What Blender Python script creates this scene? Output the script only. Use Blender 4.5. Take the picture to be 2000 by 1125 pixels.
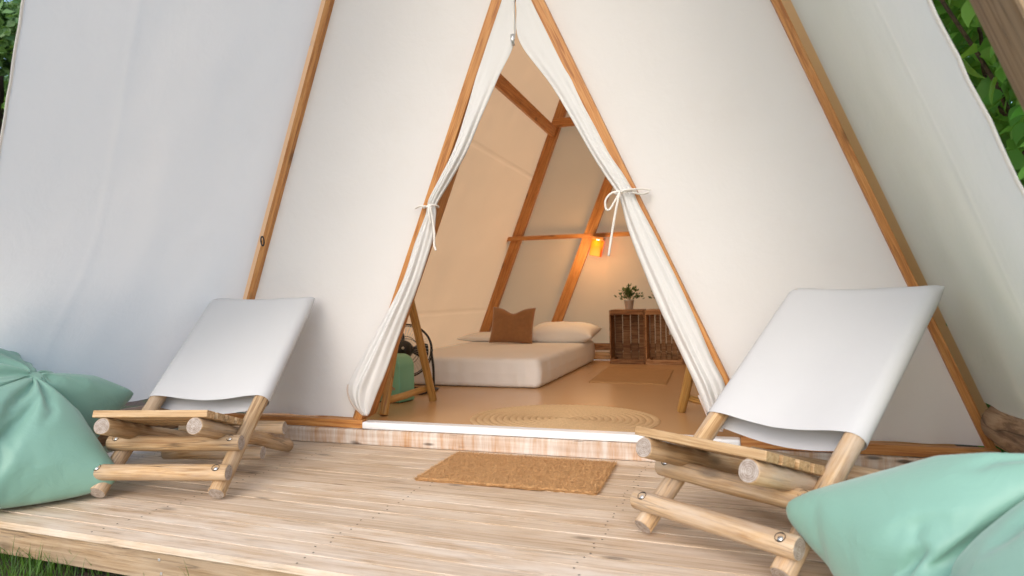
import bpy, bmesh, math, random
import numpy as np
from mathutils import Vector, Matrix, noise
random.seed(7); np.random.seed(7)
for o in list(bpy.data.objects): bpy.data.objects.remove(o)
scene = bpy.context.scene
COL = scene.collection

# ------------------------------------------------------------------ camera
def make_camera():
    yaw, pitch, roll = math.radians(17.879), math.radians(.878), math.radians(-.8695)
    F = Vector((-math.sin(yaw)*math.cos(pitch), math.cos(yaw)*math.cos(pitch), math.sin(pitch)))
    R0 = Vector((math.cos(yaw), math.sin(yaw), 0)); U0 = R0.cross(F)
    R = R0*math.cos(roll) + U0*math.sin(roll); U = U0*math.cos(roll) - R0*math.sin(roll)
    cd = bpy.data.cameras.new('camera'); cam = bpy.data.objects.new('camera', cd); COL.objects.link(cam)
    cam.matrix_world = Matrix(((R.x, U.x, -F.x, 0), (R.y, U.y, -F.y, 0), (R.z, U.z, -F.z, .9), (0, 0, 0, 1)))
    cd.sensor_width = 36; cd.lens = 1308.2/2000*36
    cd.clip_start = .05; cd.clip_end = 600
    cd.dof.use_dof = True; cd.dof.focus_distance = 3.7; cd.dof.aperture_fstop = 2.4
    scene.camera = cam
make_camera()

# ------------------------------------------------------------------ sky, sun, exposure
SUN_EL, SUN_AZ = math.radians(36), math.radians(181)     # azimuth: from +Y clockwise to the sun
w = bpy.data.worlds.new('World'); scene.world = w; w.use_nodes = True
nt = w.node_tree; nt.nodes.clear()
sky = nt.nodes.new('ShaderNodeTexSky'); sky.sky_type = 'NISHITA'; sky.sun_disc = False
sky.sun_elevation = SUN_EL; sky.sun_rotation = SUN_AZ
sky.air_density = 1.0; sky.dust_density = 2.0; sky.ozone_density = 1.0
bg = nt.nodes.new('ShaderNodeBackground'); bg.inputs[1].default_value = .15
wo_ = nt.nodes.new('ShaderNodeOutputWorld')
nt.links.new(sky.outputs[0], bg.inputs[0]); nt.links.new(bg.outputs[0], wo_.inputs[0])
sl = bpy.data.lights.new('sun', 'SUN'); sl.energy = .62; sl.angle = math.radians(70); sl.color = (1, .99, .975)
so = bpy.data.objects.new('sun', sl); COL.objects.link(so)
sd = Vector((math.sin(SUN_AZ)*math.cos(SUN_EL), math.cos(SUN_AZ)*math.cos(SUN_EL), math.sin(SUN_EL)))
so.rotation_euler = (-sd).to_track_quat('-Z', 'Y').to_euler(); so.location = (0, -3, 12)
vs = scene.view_settings
vs.view_transform = 'Standard'; vs.look = 'None'; vs.gamma = 1; vs.use_curve_mapping = False
vs.exposure = 1.0
scene.render.engine = 'CYCLES'
scene.cycles.max_bounces = 10; scene.cycles.diffuse_bounces = 6; scene.cycles.transmission_bounces = 8

# ------------------------------------------------------------------ helpers
def tag(o, label=None, cat=None, group=None, kind=None):
    if label: o['label'] = label
    if cat: o['category'] = cat
    if group: o['group'] = group
    if kind: o['kind'] = kind
    return o
def empty(name, loc=(0, 0, 0), rz=0):
    o = bpy.data.objects.new(name, None); COL.objects.link(o); o.location = loc; o.rotation_euler.z = rz
    o.empty_display_size = .1
    return o
def link(name, me, mats, parent=None, M=None, smooth=True):
    o = bpy.data.objects.new(name, me); COL.objects.link(o)
    if not isinstance(mats, (list, tuple)): mats = [mats]
    if len(me.materials) == 0:
        for m in mats: me.materials.append(m)
    if M is not None: o.matrix_world = M
    if parent: o.parent = parent
    if smooth and len(me.polygons): me.polygons.foreach_set('use_smooth', [True]*len(me.polygons))
    return o
def mesh_pd(name, v, f, mi=None):
    me = bpy.data.meshes.new(name); me.from_pydata([tuple(a) for a in v], [], f)
    if mi is not None: me.polygons.foreach_set('material_index', mi)
    me.update(); return me
def frame(p, q, side=Vector((0, 0, 1))):
    """matrix whose local X runs p->q, origin at the middle, local Z as near `side` as can be"""
    p, q = Vector(p), Vector(q); x = (q-p).normalized(); side = Vector(side)
    y = side.cross(x)
    if y.length < 1e-4: y = Vector((0, 1, 0)).cross(x)
    y.normalize(); z = x.cross(y); m = (p+q)/2
    return Matrix(((x.x, y.x, z.x, m.x), (x.y, y.y, z.y, m.y), (x.z, y.z, z.z, m.z), (0, 0, 0, 1)))
def box_mesh(name, lx, ly, lz, bev=.004, seg=2):
    bm = bmesh.new(); bmesh.ops.create_cube(bm, size=1)
    bmesh.ops.scale(bm, vec=(lx, ly, lz), verts=bm.verts)
    if bev: bmesh.ops.bevel(bm, geom=bm.edges[:], offset=bev, segments=seg, affect='EDGES', profile=.6)
    me = bpy.data.meshes.new(name); bm.to_mesh(me); bm.free(); return me
def box(name, c, size, mat, parent=None, bev=.004, rz=0):
    o = link(name, box_mesh(name, *size, bev), mat, parent, Matrix.Translation(c) @ Matrix.Rotation(rz, 4, 'Z'), smooth=False)
    return o
def beam(name, p, q, wy, wz, mat, parent=None, side=(0, 0, 1), bev=.004):
    L = (Vector(q)-Vector(p)).length
    return link(name, box_mesh(name, L, wy, wz, bev), mat, parent, frame(p, q, side), smooth=False)
def log_mesh(name, L, r, n=22, m=9, wob=.04, r2=None, seed=0):
    v = []; f = []; mi = []
    r2 = r if r2 is None else r2
    xs = [-L/2, -L/2+.004] + [-L/2+.004+(L-.008)*i/m for i in range(1, m)] + [L/2-.004, L/2]
    for k, x in enumerate(xs):
        t = (x+L/2)/L; rr = r+(r2-r)*t
        if k in (0, len(xs)-1): rr *= .92
        by = nz(x*2.2+seed*5, 1.3)*r; bz_ = nz(x*2.2+seed*7, 8.1)*r; bend = .28*math.sin(math.pi*t)
        for i in range(n):
            a = 2*math.pi*i/n
            d = 1+wob*noise.noise(Vector((x*2.5+seed, math.cos(a)*.8+seed*3.1, math.sin(a)*.8)))*1.6
            v.append((x, math.cos(a)*rr*d+bend*by, math.sin(a)*rr*d+bend*bz_))
    for k in range(len(xs)-1):
        for i in range(n):
            j = (i+1) % n
            f.append((k*n+i, k*n+j, (k+1)*n+j, (k+1)*n+i)); mi.append(0)
    f.append(tuple(range(n))[::-1]); mi.append(1)
    f.append(tuple((len(xs)-1)*n+i for i in range(n))); mi.append(1)
    return mesh_pd(name, v, [tuple(reversed(a)) for a in f], mi)
_ls = [0]
def log(name, p, q, r, mats, parent=None, r2=None, wob=.04, n=22):
    L = (Vector(q)-Vector(p)).length; _ls[0] += 1
    o = link(name, log_mesh(name, L, r, r2=r2, seed=_ls[0]*1.7, wob=wob, n=n), mats, parent, frame(p, q))
    bmfix(o.data); return o
def bmfix(me):
    bm = bmesh.new(); bm.from_mesh(me); bmesh.ops.recalc_face_normals(bm, faces=bm.faces); bm.to_mesh(me); bm.free()
    for p in me.polygons: p.use_smooth = len(p.vertices) == 4
def tube_mesh(name, pts, r, n=8, closed=False, caps=True):
    pts = [Vector(p) for p in pts]; v = []; f = []
    N = len(pts); up = Vector((.13, .31, .94))
    for k, p in enumerate(pts):
        if closed: t = pts[(k+1) % N]-pts[k-1]
        else: t = pts[min(k+1, N-1)]-pts[max(k-1, 0)]
        t.normalize(); a = up.cross(t)
        if a.length < .05: a = Vector((1, 0, 0)).cross(t)
        a.normalize(); b = t.cross(a)
        rr = r(k/(N-1)) if callable(r) else r
        for i in range(n):
            an = 2*math.pi*i/n; v.append(p+a*math.cos(an)*rr+b*math.sin(an)*rr)
    for k in range(N if closed else N-1):
        k2 = (k+1) % N
        for i in range(n):
            j = (i+1) % n; f.append((k*n+i, k*n+j, k2*n+j, k2*n+i))
    if caps and not closed:
        f.append(tuple(range(n))[::-1]); f.append(tuple((N-1)*n+i for i in range(n)))
    return mesh_pd(name, v, f)
def tube(name, pts, r, mat, parent=None, n=8, closed=False):
    return link(name, tube_mesh(name, pts, r, n, closed), mat, parent)
def smooth_pts(ctrl, n):
    """Catmull-Rom through control rows"""
    C = np.array(ctrl, float); out = []
    P = np.vstack([2*C[0]-C[1], C, 2*C[-1]-C[-2]])
    for t in np.linspace(0, len(C)-1-1e-9, n):
        i = int(t); u = t-i; p0, p1, p2, p3 = P[i], P[i+1], P[i+2], P[i+3]
        out.append(.5*((2*p1)+(-p0+p2)*u+(2*p0-5*p1+4*p2-p3)*u*u+(-p0+3*p1-3*p2+p3)*u**3))
    return out
def sheet(name, nu, nv, fn, mat, parent=None, thick=0, close_u=False):
    v = [fn(i/(nu if close_u else nu-1), j/(nv-1)) for j in range(nv) for i in range(nu)]
    f = [(j*nu+i, j*nu+(i+1) % nu, (j+1)*nu+(i+1) % nu, (j+1)*nu+i) for j in range(nv-1) for i in range(nu if close_u else nu-1)]
    o = link(name, mesh_pd(name, v, f), mat, parent)
    if thick:
        m = o.modifiers.new('thick', 'SOLIDIFY'); m.thickness = thick; m.offset = 0
    return o
def lathe_mesh(name, prof, n=32):
    v = []; f = []
    for (r, z) in prof:
        for i in range(n):
            a = 2*math.pi*i/n; v.append((r*math.cos(a), r*math.sin(a), z))
    for k in range(len(prof)-1):
        for i in range(n):
            j = (i+1) % n; f.append((k*n+i, k*n+j, (k+1)*n+j, (k+1)*n+i))
    return mesh_pd(name, v, f)
def nz(x, y=0, z=0): return noise.noise(Vector((x, y, z)))

# ------------------------------------------------------------------ materials
class NB:
    def __init__(s, name):
        s.m = bpy.data.materials.new(name); s.m.use_nodes = True; s.t = s.m.node_tree
        s.p = s.t.nodes['Principled BSDF']; s.o = s.t.nodes['Material Output']
    def n(s, typ, **kw):
        a = s.t.nodes.new(typ)
        for k, v in kw.items(): setattr(a, k, v)
        return a
    def l(s, a, b): s.t.links.new(a, b)
    def ramp(s, src, stops):
        r = s.n('ShaderNodeValToRGB'); e = r.color_ramp.elements
        while len(e) < len(stops): e.new(.5)
        for q, (p, c) in zip(e, stops): q.position = p; q.color = (*c, 1) if len(c) == 3 else c
        s.l(src, r.inputs[0]); return r.outputs[0]
    def noise(s, vec, scale, detail=4, rough=.5, dist=0):
        a = s.n('ShaderNodeTexNoise'); a.inputs['Scale'].default_value = scale; a.inputs['Detail'].default_value = detail
        a.inputs['Roughness'].default_value = rough; a.inputs['Distortion'].default_value = dist
        if vec: s.l(vec, a.inputs['Vector'])
        return a.outputs[0]
    def mapping(s, vec, scale=(1, 1, 1)):
        a = s.n('ShaderNodeMapping'); a.inputs['Scale'].default_value = scale; s.l(vec, a.inputs[0]); return a.outputs[0]
    def mix(s, fac, a, b, mode='MIX'):
        x = s.n('ShaderNodeMix', data_type='RGBA', blend_type=mode)
        for sock, val in ((x.inputs[0], fac), (x.inputs[6], a), (x.inputs[7], b)):
            if hasattr(val, 'links'): s.l(val, sock)
            elif isinstance(val, (int, float)): sock.default_value = val
            else: sock.default_value = (*val, 1)
        return x.outputs[2]
    def math(s, op, a, b=0):
        x = s.n('ShaderNodeMath', operation=op)
        for i, val in enumerate((a, b)):
            if hasattr(val, 'links'): s.l(val, x.inputs[i])
            else: x.inputs[i].default_value = val
        return x.outputs[0]
    def bump(s, h, strength, dist=.01):
        b = s.n('ShaderNodeBump'); b.inputs['Strength'].default_value = strength; b.inputs['Distance'].default_value = dist
        s.l(h, b.inputs['Height']); s.l(b.outputs[0], s.p.inputs['Normal']); return b.outputs[0]
    def objvec(s):
        """object coordinates, shifted by a random amount per object"""
        tc = s.n('ShaderNodeTexCoord'); oi = s.n('ShaderNodeObjectInfo')
        a = s.n('ShaderNodeVectorMath', operation='MULTIPLY'); a.inputs[0].default_value = (37, 19, 53)
        cx = s.n('ShaderNodeCombineXYZ')
        for i in range(3): s.l(oi.outputs['Random'], cx.inputs[i])
        s.l(cx.outputs[0], a.inputs[1])
        b = s.n('ShaderNodeVectorMath', operation='ADD'); s.l(tc.outputs['Object'], b.inputs[0]); s.l(a.outputs[0], b.inputs[1])
        return b.outputs[0], oi.outputs['Random']
def setp(b, **kw):
    for k, v in kw.items(): b.p.inputs[k.replace('_', ' ')].default_value = v

def wood(name, dark, mid, light, rough=.6, grain=(1.8, 42, 42), weather=None, wear=.35, knots=.5, var=.25, bumpd=.003, checks=.7, big_=.55):
    b = NB(name); vec, rnd = b.objvec()
    g = b.mapping(vec, grain)
    n1 = b.noise(g, 1.6, 6, .66, .9)
    fine = b.noise(b.mapping(vec, (5, 260, 260)), 1.0, 3, .6)
    big = b.noise(b.mapping(vec, (1.6, 8, 8)), 1.5, 3, .5)
    col = b.ramp(n1, [(.39, dark), (.5, mid), (.6, light)])
    col = b.mix(b.math('MULTIPLY', fine, .35), col, dark, 'MULTIPLY')
    col = b.mix(b.ramp(big, [(.35, (0, 0, 0)), (.7, (big_, big_, big_))]), col, tuple(c*.62 for c in mid))
    ck = b.noise(b.mapping(vec, (1.1, grain[1]*.55, grain[1]*.55)), 1.3, 2, .4, .3)
    cf = b.math('MULTIPLY', b.ramp(ck, [(.475, (0, 0, 0)), (.5, (1, 1, 1)), (.525, (0, 0, 0))]), b.ramp(b.noise(b.mapping(vec, (1.8, 6, 6)), 1.7, 2), [(.44, (0, 0, 0)), (.54, (1, 1, 1))]))
    col = b.mix(b.math('MULTIPLY', cf, checks), col, tuple(c*.22 for c in dark))
    # knots
    vo = b.n('ShaderNodeTexVoronoi'); vo.inputs['Scale'].default_value = 1; b.l(b.mapping(vec, (2.6, 7, 7)), vo.inputs['Vector'])
    kn = b.ramp(vo.outputs['Distance'], [(.06, (1, 1, 1)), (.16, (0, 0, 0))])
    col = b.mix(b.math('MULTIPLY', kn, knots), col, tuple(c*.3 for c in dark))
    if weather:
        wn = b.ramp(b.noise(b.mapping(vec, (2.2, 9, 9)), 1.3, 6, .65), [(.38, (0, 0, 0)), (.68, (1, 1, 1))])
        col = b.mix(b.math('MULTIPLY', wn, b.math('MULTIPLY', b.math('ADD', b.math('MULTIPLY', rnd, 1.1), .45), wear)), col, weather)
    hs = b.n('ShaderNodeHueSaturation'); b.l(col, hs.inputs['Color'])
    b.l(b.math('ADD', b.math('MULTIPLY', rnd, var), 1-var/2), hs.inputs['Value'])
    b.l(hs.outputs[0], b.p.inputs['Base Color'])
    setp(b, Roughness=rough)
    b.bump(b.math('SUBTRACT', b.math('ADD', n1, b.math('MULTIPLY', fine, .6)), b.math('MULTIPLY', cf, checks)), .6, bumpd)
    return b.m
def endgrain(name, c1, c2):
    b = NB(name); vec, rnd = b.objvec(); tc = b.n('ShaderNodeTexCoord')
    sx = b.n('ShaderNodeSeparateXYZ'); b.l(tc.outputs['Object'], sx.inputs[0])
    rad = b.math('SQRT', b.math('ADD', b.math('POWER', sx.outputs[1], 2), b.math('POWER', sx.outputs[2], 2)))
    rings = b.math('SINE', b.math('ADD', b.math('MULTIPLY', rad, 900), b.math('MULTIPLY', b.noise(vec, 30, 3), 8)))
    n = b.noise(vec, 60, 5, .7)
    f = b.math('ADD', b.math('MULTIPLY', rings, .1), n)
    b.l(b.ramp(f, [(.25, c1), (.75, c2)]), b.p.inputs['Base Color']); setp(b, Roughness=.85)
    b.bump(f, .4, .002); return b.m
def canvas(name, col, trans, tcol, rough=.85, wr=.35, stain=0, scol=(.5, .4, .3)):
    b = NB(name); tc = b.n('ShaderNodeTexCoord'); v = tc.outputs['Object']
    n = b.noise(v, 1.4, 4, .55)
    c = b.mix(b.ramp(n, [(.3, (0, 0, 0)), (.75, (1, 1, 1))]), tuple(x*.965 for x in col), col)
    if stain:
        c = b.mix(b.math('MULTIPLY', b.ramp(b.noise(v, 2.3, 7, .7), [(.55, (0, 0, 0)), (.8, (1, 1, 1))]), stain), c, scol)
    b.l(c, b.p.inputs['Base Color']); setp(b, Roughness=rough)
    b.p.inputs['Specular IOR Level'].default_value = .25
    wv = b.noise(v, 900, 1, .5); lo = b.noise(v, 5, 4, .6, .4)
    nrm = b.bump(b.math('ADD', b.math('MULTIPLY', wv, .06), b.math('MULTIPLY', lo, 1)), wr, .008)
    tr = b.n('ShaderNodeBsdfTranslucent'); tr.inputs[0].default_value = (*tcol, 1); b.l(nrm, tr.inputs[1])
    mx = b.n('ShaderNodeMixShader'); mx.inputs[0].default_value = trans
    b.l(b.p.outputs[0], mx.inputs[1]); b.l(tr.outputs[0], mx.inputs[2]); b.l(mx.outputs[0], b.o.inputs[0])
    return b.m
def plain(name, col, rough=.6, metal=0, nscale=20, var=.15, bump=.2, bdist=.002, **kw):
    b = NB(name); vec, rnd = b.objvec(); n = b.noise(vec, nscale, 5, .6)
    b.l(b.mix(n, tuple(c*(1-var) for c in col), tuple(min(1, c*(1+var)) for c in col)), b.p.inputs['Base Color'])
    setp(b, Roughness=rough, Metallic=metal, **kw); b.bump(n, bump, bdist); return b.m

M = {}
M['pole'] = wood('stained_pole_wood', (.4, .15, .037), (.58, .255, .068), (.66, .335, .11), .5, wear=0, knots=.7, var=.12, checks=.25, big_=.25)
M['pine'] = wood('honey_pine_log', (.36, .2, .08), (.55, .35, .165), (.7, .5, .29), .6, weather=(.47, .39, .31), wear=.6, knots=.9, var=.3)
M['pine_end'] = endgrain('pine_end_grain', (.2, .14, .1), (.5, .44, .39))
M['slat'] = wood('pale_pine_slat', (.42, .25, .11), (.58, .38, .19), (.68, .5, .3), .6, wear=0, knots=.5, var=.15)
M['deck'] = wood('weathered_deck_board', (.47, .325, .2), (.64, .48, .325), (.72, .58, .43), .7, grain=(.9, 45, 45), weather=(.73, .635, .53), wear=.6, knots=.8, var=.14, checks=.45, big_=.15)
M['fascia'] = wood('deck_fascia_board', (.3, .19, .1), (.44, .3, .17), (.52, .38, .24), .7, weather=(.45, .36, .27), wear=.5, var=.1)
M['bark'] = wood('rough_ground_log', (.2, .115, .06), (.4, .25, .14), (.52, .36, .22), .85, grain=(1.5, 12, 12), wear=0, bumpd=.02)
M['beam'] = wood('weathered_porch_beam', (.24, .14, .065), (.4, .26, .13), (.5, .35, .2), .7, grain=(.7, 40, 40), weather=(.42, .33, .24), wear=.4, bumpd=.006)
M['crate'] = wood('brown_crate_board', (.17, .07, .026), (.36, .17, .068), (.5, .27, .12), .7, wear=0, knots=.6, var=.3)
M['crate2'] = wood('reddish_crate_board', (.3, .13, .05), (.54, .29, .13), (.64, .39, .2), .7, wear=0, knots=.6, var=.2)
M['cane'] = wood('yellow_cane', (.4, .2, .05), (.56, .32, .09), (.62, .38, .13), .4, wear=0, knots=.2, var=.1)
M['base'] = None
M['canvas'] = canvas('white_front_canvas', (.79, .785, .775), .1, (.8, .76, .7), wr=.55, stain=.08)
M['porch'] = canvas('white_porch_canvas', (.85, .83, .8), .5, (.93, .87, .79), wr=.5, stain=.12)
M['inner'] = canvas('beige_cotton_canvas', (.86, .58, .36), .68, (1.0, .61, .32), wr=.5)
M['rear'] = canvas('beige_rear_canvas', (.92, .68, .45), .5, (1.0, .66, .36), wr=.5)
M['flap'] = canvas('white_flap_canvas', (.8, .8, .79), .15, (.8, .76, .7), wr=.5)
M['sling'] = canvas('white_sling_canvas', (.6, .6, .6), .06, (.8, .78, .76), wr=.3)
M['sheet'] = canvas('white_bed_sheet', (.84, .83, .82), .05, (.8, .7, .6), wr=.5)
M['hem'] = canvas('beige_hem', (.6, .5, .44), .1, (.6, .5, .4))
M['cord'] = plain('cotton_cord', (.76, .73, .68), .9, nscale=200)
M['cushion'] = plain('brown_velvet', (.27, .125, .045), .85, nscale=25, var=.2, Sheen_Weight=.3)
M['black'] = plain('black_plastic', (.012, .012, .013), .35)
M['steel'] = plain('galvanised_steel', (.6, .6, .6), .45, .55, 40)
M['bolt'] = plain('bolt_zinc', (.7, .7, .69), .3, .9)
M['hole'] = plain('bolt_hole', (.03, .022, .016), .9)
M['mintbox'] = plain('mint_enamel', (.2, .5, .33), .35, nscale=5, var=.05, bump=.02)
M['red'] = plain('red_print', (.6, .16, .09), .5)
M['threshold'] = plain('white_pvc_threshold', (.8, .81, .82), .4, nscale=6, var=.04, bump=.1)
M['white'] = plain('white_card', (.8, .79, .77), .6)
M['jute'] = plain('jute_braid', (.56, .39, .21), .95, nscale=120, var=.35, bump=.8, bdist=.004)
M['coir'] = plain('coir_fibre', (.53, .3, .125), .95, nscale=55, var=.5, bump=1, bdist=.006)
M['brownmat'] = plain('brown_jute_mat', (.4, .23, .095), .95, nscale=110, var=.4, bump=.8, bdist=.004)
M['soil'] = plain('soil', (.06, .04, .025), .95)

M['floor'] = plain('tan_vinyl_floor', (.56, .35, .175), .24, nscale=2.5, var=.05, bump=.0)
def base_mat():
    """sawn base beam, bleached with drip streaks running down"""
    b = NB('streaked_base_beam'); vec, rnd = b.objvec()
    st = b.noise(b.mapping(vec, (8, .5, .8)), 1.4, 5, .75)
    f = b.ramp(st, [(.34, (0, 0, 0)), (.62, (1, 1, 1))])
    gr = b.noise(b.mapping(vec, (1.5, 25, 25)), 1.5, 4)
    brown = b.ramp(gr, [(.3, (.36, .17, .065)), (.7, (.55, .32, .16))])
    pale = b.ramp(gr, [(.3, (.55, .47, .4)), (.7, (.7, .65, .6))])
    c = b.mix(f, brown, pale)
    vo = b.n('ShaderNodeTexVoronoi'); vo.inputs['Scale'].default_value = 1; b.l(b.mapping(vec, (4, 16, 16)), vo.inputs['Vector'])
    c = b.mix(b.math('MULTIPLY', b.ramp(vo.outputs['Distance'], [(.1, (1, 1, 1)), (.2, (0, 0, 0))]), .8), c, (.05, .03, .02))
    b.l(c, b.p.inputs['Base Color']); setp(b, Roughness=.75); b.bump(gr, .5, .003); return b.m
M['base'] = base_mat()
def bag_mat():
    b = NB('mint_bean_bag_cloth'); tc = b.n('ShaderNodeTexCoord'); v = tc.outputs['Object']
    n = b.noise(v, 3, 4); b.l(b.mix(n, (.2, .38, .3), (.225, .42, .335)), b.p.inputs['Base Color'])
    setp(b, Roughness=.5, Sheen_Weight=.25); b.p.inputs['Specular IOR Level'].default_value = .5
    lo = b.noise(v, 7, 5, .6, 1.2); wv = b.noise(v, 500, 1)
    b.bump(b.math('ADD', lo, b.math('MULTIPLY', wv, .05)), .35, .012); return b.m
M['bag'] = bag_mat()
def leaf_mat(name, c1, c2, tr=.35):
    b = NB(name); vec, rnd = b.objvec(); ge = b.n('ShaderNodeNewGeometry')
    r = b.n('ShaderNodeMath', operation='FRACT'); b.l(b.math('ADD', ge.outputs['Random Per Island'], rnd), r.inputs[0])
    c = b.mix(r.outputs[0], c1, c2); b.l(c, b.p.inputs['Base Color']); setp(b, Roughness=.45)
    t = b.n('ShaderNodeBsdfTranslucent'); b.l(b.mix(.5, c, (.3, .5, .03)), t.inputs[0])
    mx = b.n('ShaderNodeMixShader'); mx.inputs[0].default_value = tr
    b.l(b.p.outputs[0], mx.inputs[1]); b.l(t.outputs[0], mx.inputs[2]); b.l(mx.outputs[0], b.o.inputs[0]); return b.m
M['leaf'] = leaf_mat('vine_leaf', (.07, .27, .035), (.24, .5, .09), .45)
M['treeleaf'] = leaf_mat('tree_leaf', (.1, .21, .07), (.2, .35, .12))
M['potleaf'] = leaf_mat('pot_plant_leaf', (.03, .06, .015), (.07, .12, .03), .15)
M['grass'] = leaf_mat('grass_blade', (.03, .09, .012), (.1, .22, .03), .3)
M['twig'] = wood('twig_bark', (.05, .03, .02), (.1, .065, .04), (.16, .1, .06), .9, wear=0)
def ground_mat():
    b = NB('lawn_soil'); tc = b.n('ShaderNodeTexCoord'); v = tc.outputs['Object']
    n = b.noise(v, 1.2, 6, .65); f = b.noise(v, 30, 6, .7)
    dirt = b.ramp(f, [(.3, (.03, .018, .012)), (.7, (.12, .075, .05))])
    gr = b.ramp(f, [(.3, (.02, .05, .01)), (.7, (.07, .13, .03))])
    b.l(b.mix(b.ramp(n, [(.45, (0, 0, 0)), (.6, (1, 1, 1))]), dirt, gr), b.p.inputs['Base Color'])
    setp(b, Roughness=.95); b.bump(f, 1, .03); return b.m
M['ground'] = ground_mat()
def amber_mat():
    b = NB('amber_shade'); setp(b, Base_Color=(.75, .3, .04, 1), Roughness=.4)
    t = b.n('ShaderNodeBsdfTranslucent'); t.inputs[0].default_value = (.95, .42, .06, 1)
    mx = b.n('ShaderNodeMixShader'); mx.inputs[0].default_value = .75
    b.l(b.p.outputs[0], mx.inputs[1]); b.l(t.outputs[0], mx.inputs[2]); b.l(mx.outputs[0], b.o.inputs[0]); return b.m
M['amber'] = amber_mat()
def emit_mat():
    b = NB('lit_bulb'); b.p.inputs['Emission Color'].default_value = (1, .62, .25, 1); b.p.inputs['Emission Strength'].default_value = 14
    return b.m
M['bulb'] = emit_mat()

# ------------------------------------------------------------------ ground
GZ = -.19
g = sheet('ground', 2, 2, lambda u, v: Vector((-250+500*u, -250+500*v, GZ)), M['ground']); tag(g, kind='structure')

# ------------------------------------------------------------------ tent frame of reference
XC, YS, FZ, WO, ZO, WI, ZI = -1.075, 3.774, .14, 2.262, 5.47, 1.18, 2.79
TL = math.tan(.1117); REAR = 4.87
INZ = .09                                    # floor inside the tent
def fy(z): return YS-(z-FZ)*TL
def ox(s, z): return XC+s*WO*(1-(z-FZ)/(ZO-FZ))
def ix(s, z): return XC+s*max(0, WI*(1-(z-FZ)/(ZI-FZ)))
NF = Vector((0, -1, -TL)).normalized()       # front face outward normal
def FP(x, z, off=0): return Vector((x, fy(z), z))+NF*off
def RP(x, z, off=0): return Vector((x, fy(z)+REAR, z))+NF*off
def roofn(s): return Vector((s*(ZO-FZ), 0, WO)).normalized()      # outward
def RF(s, z, dy, out=0): out += .06; return Vector((ox(s, z), fy(z)+dy, z))+roofn(s)*out

# ------------------------------------------------------------------ deck
def build_deck():
    d = empty('deck', (-.9, 1.925, 0), math.radians(-2.6))
    tag(d, 'pale weathered timber deck of narrow boards in front of the tent', 'deck')
    X0, X1 = -2.75, 2.7
    n = 19; bw = .1
    me = []
    rnd = random.Random(3)
    nails_v = []; nails_f = []
    joists = [-2.45, -1.5, -.55, .4, 1.35, 2.3]
    for k in range(n):
        y = k*bw+bw/2; dz = rnd.uniform(-.0015, .0015)
        m = box_mesh('plank', X1-X0+rnd.uniform(-.01, .01), bw-.0065, .028, .0015)
        # a board is a shallow groove-free slab, a little cupped
        o = link('plank', m, M['deck'], d, Matrix.Translation(((X0+X1)/2, y, -.014+dz)), smooth=False)
        for jx in joists:
            for q in (.025, bw-.025):
                x = jx+rnd.uniform(-.02, .02); yy = k*bw+q+rnd.uniform(-.006, .006); r = .0042
                b0 = len(nails_v)
                for i in range(8): nails_v.append((x+r*math.cos(i*.785), yy+r*math.sin(i*.785), .0014+dz))
                nails_f.append(tuple(b0+i for i in range(8)))
    nl = link('nail_heads', mesh_pd('nail_heads', nails_v, nails_f), M['hole'], d); tag(nl, kind='stuff')
    box('fascia_board', ((X0+X1)/2, .032, -.028-.058), (X1-X0-.06, .03, .112), M['fascia'], d)
    for x in joists: box('screw', (x+.35, .0155, -.06), (.009, .004, .009), M['steel'], d, .001); box('screw', (x+.36, .0155, -.11), (.009, .004, .009), M['steel'], d, .001)
    for x in joists: box('joist', (x, 1.0, -.085), (.05, 1.86, .108), M['fascia'], d)
build_deck()

# ------------------------------------------------------------------ tent
tent = empty('tent', (XC, YS, 0)); tag(tent, 'large white canvas A-frame tent with orange wood poles and open doorway', 'tent')
TI = Matrix.Translation((-XC, -YS, 0))
def T(o):                                     # make a world-built mesh a part of the tent
    o.matrix_world = TI @ o.matrix_world; o.parent = tent; return o
def tpart(o): return T(o)
def sub(o, p):                                # a sub-part built in world coordinates, under a tent part
    o.parent = p; o.matrix_basis = Matrix.Identity(4); return o

fl = sheet('floor', 2, 2, lambda u, v: Vector((XC-2.2+4.4*u, YS+.02+(REAR)*v, INZ)), M['floor']); tag(fl, kind='structure')

for s in (-1, 1):
    # poles of the front and rear frames
    tpart(beam('outer_pole', FP(ox(s, .12), .12), FP(ox(s, 5.46), 5.46), .038, .04, M['pole'], side=NF))
    tpart(beam('door_pole', FP(ix(s, .15), .15, -.06), FP(ix(s, 2.79)+s*.0, 2.79, -.06), .06, .2, M['pole'], side=NF))
    tpart(beam('rear_pole', RP(ox(s, .12)-s*.03, .12), RP(ox(s, 5.4)-s*.03, 5.4), .12, .1, M['pole'], side=NF))
    tpart(beam('rear_inner_pole', RP(ix(s, .1)+s*.08, .1, .05), RP(ix(s, 2.95)+s*.06, 2.95, .05), .13, .07, M['pole'], side=NF))
    # purlin in the roof slope
    tpart(beam('purlin', RF(s, 3.02, .06, -.1), RF(s, 3.02, REAR-.08, -.1), .12, .06, M['pole'], side=roofn(s)))
    # porch: sloping front beams
    dyb = -1.94 if s > 0 else -2.1
    tpart(beam('porch_beam', RF(s, .0, dyb, -.06), RF(s, 5.4, dyb, -.06), .17, .1, M['beam'], side=roofn(s), bev=.008))
    # log on the ground along the porch side
    yl = YS-.1
    tpart(log('ground_log', (ox(s, .2)+s*.06, 1.9, .17 if s < 0 else .25), (ox(s, .2)+s*.06, yl, .21 if s < 0 else .29),   .09 if s < 0 else .105, [M['bark'], M['pine_end']], wob=.12))
tpart(beam('rear_crossbar', RP(-3.0+.02, 1.69, .07), RP(.85-.02, 1.69, .07), .055, .05, M['pole'], side=NF))
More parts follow.
